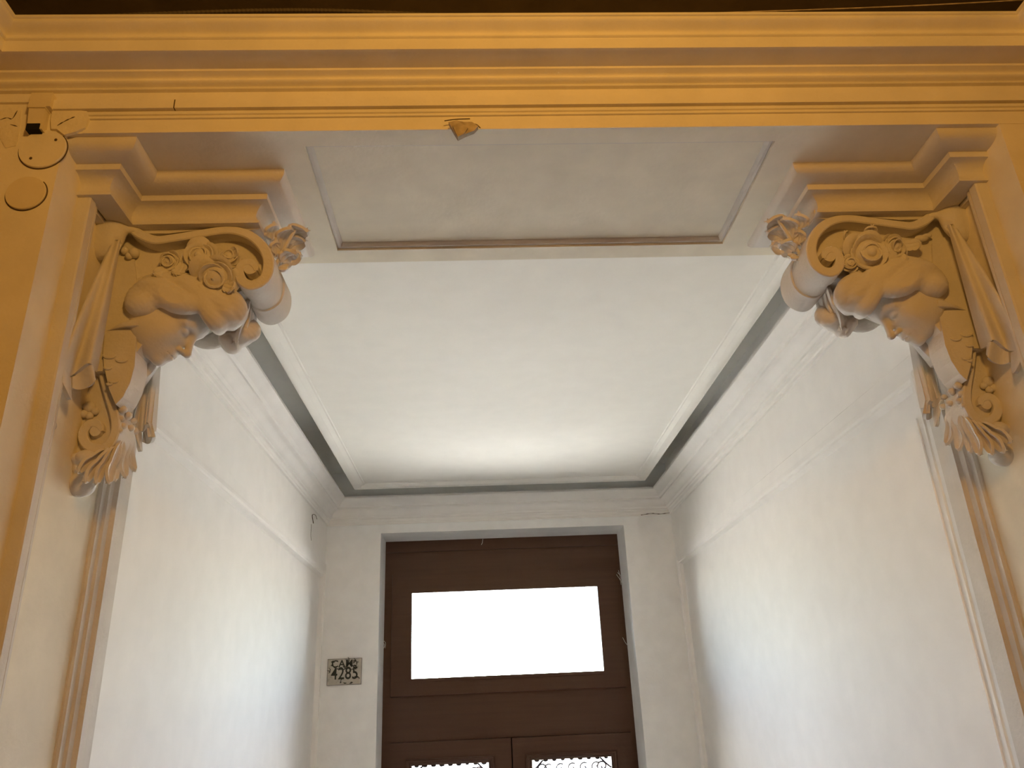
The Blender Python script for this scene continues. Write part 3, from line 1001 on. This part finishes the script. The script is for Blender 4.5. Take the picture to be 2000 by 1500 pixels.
    g = sculpt(face, ctr - 0.135, ctr + 0.135, 0.0021, 1)
    hd = add(g, 'head', auto=None)

    # hair swept back in waves from the brow, bun at the nape
    ya = 1.42

    def near_pt(u_, v_, y_):
        return P(u_, v_, y_)
    locks = []

    def lock(pts, r0):
        pp = spline([P(k_[0], k_[1], k_[2] - 0.010) for k_ in pts], 5)
        locks.append((pp, [r0 * PX * (0.75 + 0.35 * math.sin(math.pi * i / (len(pp) - 1))) for i in range(len(pp))]))
    lock([(263, 588, 1.374), (272, 594, 1.368), (286, 592, 1.362), (300, 582, 1.358)], 23)
    lock([(268, 572, 1.372), (290, 560, 1.362), (316, 566, 1.356), (342, 584, 1.352), (368, 594, 1.354), (392, 592, 1.360)], 19)
    lock([(300, 580, 1.360), (322, 582, 1.355), (346, 592, 1.352), (372, 596, 1.354)], 17)
    lock([(290, 550, 1.374), (330, 548, 1.366), (366, 560, 1.360), (396, 584, 1.358), (414, 606, 1.364)], 17)
    lock([(330, 542, 1.372), (376, 554, 1.364), (412, 578, 1.362), (434, 606, 1.372), (444, 628, 1.392)], 17)
    lock([(395, 594, 1.358), (410, 612, 1.366), (424, 630, 1.380), (428, 642, 1.41)], 17)
    lock([(436, 570, 1.368), (458, 590, 1.374), (464, 614, 1.388), (452, 634, 1.41)], 17)
    lock([(420, 580, 1.362), (442, 606, 1.370), (450, 628, 1.392)], 15)
    cr_c = P(362, 580, 1.42)

    def hair(p):
        d = ell_d(p, cr_c, (0.088, 0.046, 0.028), None)
        c2 = P(420, 606, 1.42)
        d = smin(d, ell_d(p, c2, (0.052, 0.047, 0.038)), 0.02)
        c3 = P(300, 572, 1.42)
        d = smin(d, ell_d(p, c3, (0.045, 0.050, 0.030)), 0.02)
        for k_, (pp, rr) in enumerate(locks):
            dd = None
            for fl in (False, True):
                for i in range(len(pp) - 1):
                    a_, b_ = np.array(pp[i]), np.array(pp[i + 1])
                    if fl:
                        a_[1] = 2.84 - a_[1]
                        b_[1] = 2.84 - b_[1]
                    e_ = seg_d(p, a_, b_, rr[i], rr[i + 1])
                    dd = e_ if dd is None else np.minimum(dd, e_)
            d = smin(d, dd, 0.012 if k_ < 3 else 0.006)
        # combed strands
        st = np.sin((p[..., 2] * 0.83 + p[..., 0] * 0.55 + 0.25 * p[..., 1]) * 700 + 6 * np.sin(p[..., 0] * 60))
        d = d + 0.0005 * st
        return d
    lo_ = np.array([P(236, 540, 1.42)[0] - 0.03, 1.32, P(440, 665, 1.42)[2] - 0.04])
    hi_ = np.array([P(490, 600, 1.42)[0] + 0.03, 1.52, P(350, 520, 1.42)[2] + 0.03])
    add(sculpt(hair, lo_, hi_, 0.0028, 1), 'hair', auto=None, parent=hd)
    # veil falling behind the brow on the passage side
    b0, t0 = P(484, 572, 1.43), P(438, 664, 1.445)
    add(leaf_sheet(b0, t0, 0.036, (0.75, 0.2, -0.6), 0.15, 2, 0.25, 0.007, 0.14), 'veil_fold', auto=50, parent=hd)
    b0, t0 = P(486, 585, 1.45), P(462, 662, 1.47)
    add(leaf_sheet(b0, t0, 0.032, (0.75, 0.2, -0.6), 0.15, 2, 0.25, 0.007, 0.10), 'veil_fold', auto=50, parent=hd)
    # ribbon under the chin towards the far drapery
    g = G().tube(spline([P(303, 690, 1.44), P(288, 722, 1.435), P(270, 752, 1.43), P(254, 778, 1.42)], 5), [0.010 + 0.005 * math.sin(i * 0.5) for i in range(16)], 10, 0.6)
    add(g, 'chin_ribbon', auto=60, parent=hd)

    # ---------------- flowers in the hair
    if side == 0:
        rose(T, P(332, 512, 1.348), (-0.1, -0.9, -0.35), 24 * PX, mir, 'half-opened rosebud', 1, 0.3)
        rose(T, P(392, 503, 1.345), (0.0, -0.9, -0.1), 34 * PX, mir, 'open rose with a round heart', 2, 1.0, True)
        rose(T, P(420, 543, 1.338), (0.15, -0.85, -0.5), 38 * PX, mir, 'largest rose, hanging over the fringe', 3, 1.0)
        rose(T, P(447, 505, 1.352), (0.1, -0.9, 0.2), 22 * PX, mir, None, 4, 0.6)
        lv = [((345, 520, 1.352), (305, 545, 1.352), 0.014), ((360, 515, 1.352), (345, 548, 1.348), 0.013), ((436, 558, 1.345), (462, 568, 1.348), 0.014), ((438, 505, 1.352), (470, 492, 1.352), 0.012)]
        for pts_ in (((244, 490, 8), (252, 500, 7), (262, 494, 10)),):
            g = G()
            for u0, v0, r0 in pts_:
                g.ball(P(u0, v0, 1.362), r0 * PX, 12, 8)
            add(g, 'small_blossom')
    else:
        # positions given on the mirrored (left) side
        rose(T, P(407, 522, 1.338), (0.1, -0.9, -0.3), 42 * PX, mir, 'largest rose with a round heart', 7, 1.1, True)
        rose(T, P(352, 512, 1.344), (-0.1, -0.9, -0.3), 29 * PX, mir, 'half-closed rose beside the large one', 8, 0.4)
        rose(T, P(447, 540, 1.346), (0.2, -0.9, -0.2), 17 * PX, mir, None, 9, 0.6)
        rose(T, P(446, 510, 1.352), (0.1, -0.9, 0.2), 16 * PX, mir, None, 10, 0.6)
        lv = [((403, 497, 1.345), (398, 466, 1.330), 0.014), ((330, 512, 1.36), (296, 512, 1.358), 0.014), ((430, 500, 1.355), (455, 482, 1.355), 0.012), ((360, 530, 1.350), (330, 542, 1.350), 0.012)]
        g = G()
        for u0, v0, r0 in ((285, 495, 9), (272, 490, 6)):
            g.ball(P(u0, v0, 1.362), r0 * PX, 12, 8, (1.6, 0.6, 0.8))
        add(g, 'small_blossom')
    for a_, b_, w_ in lv:
        add(leaf_sheet(P(*a_), P(*b_), w_, (0.1, -0.95, -0.1), 0.4, 2, 0.35, 0.004, 0.05), 'rose_leaf', auto=50)
    return T


build_corbel(0)
DZR = 0.004
build_corbel(1)
DZR = 0.0

# ------------------------------------------------------------------ small things
# cable trunking along the architrave
T = thing('cable_trunking', H(-0.79, YF, 1.05), 'cream painted cable trunking with an elbow above the round plates, running along the beam', 'cable trunking')
zt0, zt1 = 1.0480, 1.0690
xj = P(347, 195, YF)[0]
for x0, x1 in ((-0.768, xj - 0.0012), (xj + 0.0012, RR - 0.002)):
    G().box(x0, x1, YF - 0.011, YF - 0.0012, zt0, zt1).build('channel', M_room, T)
G().box(xj - 0.002, xj + 0.002, YF - 0.0103, YF - 0.002, zt0 + 0.001, zt1 - 0.001).build('joint_gap', M_crack, T, label='dark open joint')
a_, b_ = P(62, 182, YF - 0.018), P(104, 182, YF - 0.018)
c_, d_ = P(54, 210, YF - 0.018), P(88, 210, YF - 0.018)
e_, f_ = P(50, 250, YF - 0.018), P(80, 250, YF - 0.018)
G().prism([(a_[0], a_[2]), (c_[0], c_[2]), (d_[0], d_[2]), (d_[0] + 0.001, zt0 - 0.001), (b_[0], zt0 - 0.001), (b_[0], b_[2])][::-1], YF - 0.019, YF).build('elbow', M_plate, T, label='ochre elbow cover')
G().prism([(c_[0] + 0.001, c_[2]), (e_[0] + 0.001, e_[2]), (f_[0], f_[2]), (d_[0] - 0.001, d_[2])][::-1], YF - 0.016, YF).build('drop', M_plate, T)
m0, m1 = P(53, 243, YF - 0.016), P(76, 254, YF - 0.016)
G().box(m0[0], m1[0], YF - 0.0175, YF - 0.004, m1[2], m0[2] + 0.001).build('open_end', M_black, T, label='open end, its inner shade painted black')  # solid black block painted in place of the shaded hollow

# rough patched plaster left of the beam
T = thing('plaster_patch', H(-0.74, YF, 1.0), 'rough cracked filler patch between the trunking drop and the beam end', 'plaster patch')
rn = random.Random(11)
ring = [(102, 216), (140, 215), (170, 217), (176, 232), (165, 248), (150, 258), (128, 262), (110, 254), (97, 250), (98, 235)]
pl = [P(u + rn.uniform(-3, 3), v + rn.uniform(-2, 2), YF - 0.0055)[[0, 2]] for u, v in ring]
G().prism([tuple(p) for p in pl][::-1], YF - 0.0058, YF).build('filler', M_patch, T)
T2 = thing('plaster_patch', H(-0.84, YF, 1.0), 'smeared filler patch on the wall left of the trunking drop', 'plaster patch')
ring = [(0, 215), (32, 205), (42, 212), (38, 250), (36, 262), (34, 274), (30, 284), (10, 288), (-6, 260)]
pl = [P(u, v, YF - 0.002)[[0, 2]] for u, v in ring]
G().prism([tuple(p) for p in pl][::-1], YF - 0.0012, YF + 0.002).build('filler', M_patch, T2)
for cr_pts in ([(112, 245), (124, 238), (136, 232), (146, 228)], [(0, 234), (14, 230), (24, 232), (34, 216)], [(20, 243), (34, 247)]):
    yy = YF - (0.0062 if cr_pts[0][0] > 82 else 0.0012)
    G().tube(spline([P(u, v, yy) for u, v in cr_pts], 3), [0.0004 + 0.0008 * ((i * 7) % 3) / 2 for i in range(3 * len(cr_pts) - 2)], 5).build('crack', M_crack, T if cr_pts[0][0] > 82 else T2)

# round cover plates
for (cu, cv, ru, rv, lab, screws) in ((85, 293, 46, 35, 'round cream cover plate with two screws, right under the trunking end', True), (52, 379, 39, 31, 'round plain cover plate, lower of the two on the wall', False)):
    c = P(cu, cv, YF)
    rx = abs(P(cu + ru, cv, YF)[0] - P(cu - ru, cv, YF)[0]) / 2
    T = thing('cover_plate', H(c[0], YF, c[2]), lab, 'cover plate', 'round cover plates')
    n = 40
    prof = [(1.0, 0.0), (1.0, 0.003), (0.975, 0.005), (0.0, 0.0052)]
    V, Fc = [], []
    for rr, pp in prof[:-1]:
        V += [(c[0] + rx * rr * math.cos(q), YF - pp, c[2] + rx * rr * math.sin(q)) for q in np.linspace(0, 2 * math.pi, n, endpoint=False)]
    for i in range(2):
        Fc += [(i * n + j, i * n + (j + 1) % n, (i + 1) * n + (j + 1) % n, (i + 1) * n + j) for j in range(n)]
    Fc.append(tuple(2 * n + j for j in range(n)))
    Fc = [f for f in Fc]
    G().add(V, Fc).build('disc', M_plate if not screws else M_room, T)
    g = G()
    g.tube([(c[0] + (rx + 0.0008) * math.cos(q), YF - 0.0006, c[2] + (rx + 0.0008) * math.sin(q)) for q in np.linspace(math.pi * 0.85, math.pi * 2.25, 40)], 0.0011, 5)
    g.build('edge_gap', M_crack, T, label='dark gap round the rim')
    if screws:
        for u, v in ((109, 273), (60, 309)):
            G().ball(P(u, v, YF - 0.0055), 0.0028, 8, 6, (1, 0.5, 1)).build('screw', M_crack, T)

# broken flake on the beam edge
T = thing('plaster_flake', H(P(905, 245, YF)[0], YF - 0.012, 1.0), 'small brown broken plaster flake at the middle of the beam edge', 'plaster flake')
fl = [(876, 238), (892, 235), (906, 238), (922, 238), (934, 246), (926, 255), (908, 262), (894, 269), (886, 256)]
pl = [tuple(P(u, v, YF - 0.017)[[0, 2]]) for u, v in fl]
G().prism(pl[::-1], YF - 0.017, YF - 0.008).build('core', M_flake, T)
fl = [(884, 246), (900, 240), (914, 250), (906, 262), (894, 268)]
pl = [tuple(P(u, v, YF - 0.020)[[0, 2]]) for u, v in fl]
G().prism(pl[::-1], YF - 0.021, YF - 0.015).build('lifted_chip', M_flake, T)
g = G()
g.tube(spline([P(u, v, YF - 0.014) for u, v in ((868, 236), (890, 233), (918, 232))], 4), 0.001, 5)
g.tube(spline([P(u, v, YF - 0.014) for u, v in ((914, 240), (930, 243), (938, 250))], 4), 0.001, 5)
g.build('crack', M_crack, T)

# old cables on top of the cornice
T = thing('ribbed_cable', H(-0.3, YF - 0.15, 1.21), 'dark ribbed cable sagging along the top of the cornice at left', 'cable')
pts = spline([(-0.70, YF - 0.095, 1.180), (-0.52, YF - 0.100, 1.1835), (-0.36, YF - 0.103, 1.186), (-0.22, YF - 0.102, 1.185), (-0.02, YF - 0.095, 1.1795)], 40)
G().tube(pts, [0.0032 + 0.0008 * (i % 2) for i in range(len(pts))], 8).build('sleeve', M_cable, T)
T = thing('thin_wire', H(0.7, YF - 0.15, 1.21), 'thin pale wire rising to the right above the cornice', 'cable')
pts = spline([(0.25, YF - 0.095, 1.178), (0.55, YF - 0.100, 1.183), (0.85, YF - 0.105, 1.191), (1.13, YF - 0.11, 1.204)], 8)
G().tube(pts, 0.0012, 6).build('strand', M_flake, T)

# painted number tile on the end wall
def tile_mat():
    m = plaster('worn glazed tile', (0.50, 0.47, 0.40), 0.14, 0.15, rough=0.35, scale=12, dirt=(0.16, 0.15, 0.11))
    return m


M_tile = tile_mat()
M_ink = plaster('black green glaze', (0.035, 0.04, 0.03), 0.3, 0.1, rough=0.4, scale=40)
c0 = [P(641, 1288, YE), P(707, 1284, YE), P(706, 1336, YE), P(641, 1339, YE)]
x0, x1 = c0[0][0], c0[1][0]
z0, z1 = c0[3][2], c0[0][2]
T = thing('number_tile', H((x0 + x1) / 2, YE, z0), 'small worn ceramic tile with the black number 4285 beside the door', 'tile')
G().box(x0, x1, YE - 0.007, YE, z0, z1).build('tile_body', M_tile, T)
g = G()
frame_ring(g, x0 - 0.001, x1 + 0.001, z0 - 0.001, z1 + 0.001, x0 + 0.002, x1 - 0.002, z0 + 0.002, z1 - 0.002, YE - 0.0072, YE)
g.build('tile_edge', M_greydirt, T)


def text(name, body, x, z, size, sx=1.0):
    cu = bpy.data.curves.new(name, 'FONT')
    cu.body = body
    cu.size = size * S
    cu.extrude = 0.0008
    cu.offset = 0.0012
    cu.align_x = 'CENTER'
    cu.space_character = 1.06
    o = bpy.data.objects.new(name, cu)
    col.objects.link(o)
    dg = bpy.context.evaluated_depsgraph_get()
    dg.update()
    me = bpy.data.meshes.new_from_object(o.evaluated_get(dg))
    bpy.data.objects.remove(o)
    me.materials.clear()
    me.materials.append(M_ink)
    q = bpy.data.objects.new(name, me)
    col.objects.link(q)
    q.matrix_world = Matrix.Translation(H(x, YE - 0.0078, z)) @ Matrix.Rotation(math.radians(90), 4, 'X') @ Matrix.Diagonal((sx, 1, 1, 1))
    mw = q.matrix_world.copy()
    q.parent = T
    q.matrix_parent_inverse = T.matrix_world.inverted()
    return q


W, Hh = x1 - x0, z1 - z0
text('number', '4285', (x0 + x1) / 2 + 0.002, z0 + 0.22 * Hh, 0.46 * Hh / 0.70, 0.80)
text('lettering', 'CAM', x0 + 0.43 * W, z0 + 0.68 * Hh, 0.27 * Hh / 0.70, 1.02)
g = G()
rn = random.Random(2)
yy = YE - 0.0074
for (a, b) in ((0.10, 0.90), (0.16, 0.80), (0.24, 0.63), (0.36, 0.58), (0.52, 0.60), (0.62, 0.95), (0.76, 0.93), (0.84, 0.86), (0.86, 0.70), (0.78, 0.62), (0.40, 0.16), (0.48, 0.08), (0.08, 0.55), (0.90, 0.30), (0.70, 0.10)):
    cx, cz = x0 + a * W, z0 + b * Hh
    for k in range(3):
        q = rn.uniform(0, 6.28)
        l = rn.uniform(0.010, 0.020)
        g.tube(spline([(cx, yy, cz), (cx + 0.5 * l * math.cos(q) + 0.003, yy, cz + 0.5 * l * math.sin(q)), (cx + l * math.cos(q), yy, cz + l * math.sin(q) + 0.003)], 3), [0.0010, 0.0016, 0.0022, 0.0024, 0.002, 0.0014, 0.0008], 5, 0.3)
g.build('leaf_ornament', M_ink, T)

# cracks and loose strands in the hall
T = thing('wall_crack', H(0.95, YE, 0.96), 'dark crack under the crown moulding at the right end of the door wall', 'crack')
g = G()
g.tube(spline([P(1252, 1006, YE - 0.011), P(1272, 1003, YE - 0.011), P(1290, 1004, YE - 0.011), P(1310, 1001, YE - 0.011)], 5), [0.001 + 0.0012 * (i % 3 == 0) for i in range(16)], 5)
g.build('crack_line', M_crack, T)
T = thing('wall_crack', H(HL, 4.0, 0.93), 'dark hook-shaped crack on the left hall wall by the corner', 'crack')
g = G()


def onx(u, v, x):
    d = _r * ((u - 1000) / F) - _u * ((v - 750) / F) + _f
    return d * (x / d[0])


g.tube(spline([onx(u, v, HL + 0.002) for u, v in ((612, 1022), (610, 1006), (616, 1006), (619, 1014))], 4), [0.0018] * 5 + [0.0012] * 8, 5)
g.tube(spline([onx(u, v, HL + 0.002) for u, v in ((608, 1024), (607, 1045), (608, 1056))], 4), 0.0007, 5)
g.build('crack_line', M_crack, T)
for lab, strands in (('tangle of pale cobweb strands at the right edge of the door', [[(1206, 1118), (1212, 1124), (1216, 1122)], [(1204, 1122), (1212, 1134), (1218, 1148)], [(1208, 1114), (1211, 1126), (1213, 1142)], [(1216, 1245), (1222, 1256), (1228, 1263)]]),
                     ('pale cobweb wisp at the left edge of the door', [[(747, 1252), (751, 1260), (749, 1267)], [(748, 1250), (753, 1256), (752, 1266)]]),
                     ('short pale cobweb strand hanging from the door head', [[(943, 1053), (942, 1060), (940, 1064)]])):
    T = thing('cobweb', H(*P(*strands[0][0], YD - 0.03)), lab, 'cobweb')
    g = G()
    for st in strands:
        g.tube(spline([P(u, v, YD - 0.022) for u, v in st], 4), 0.0014, 5)
    g.build('strand', M_web, T)
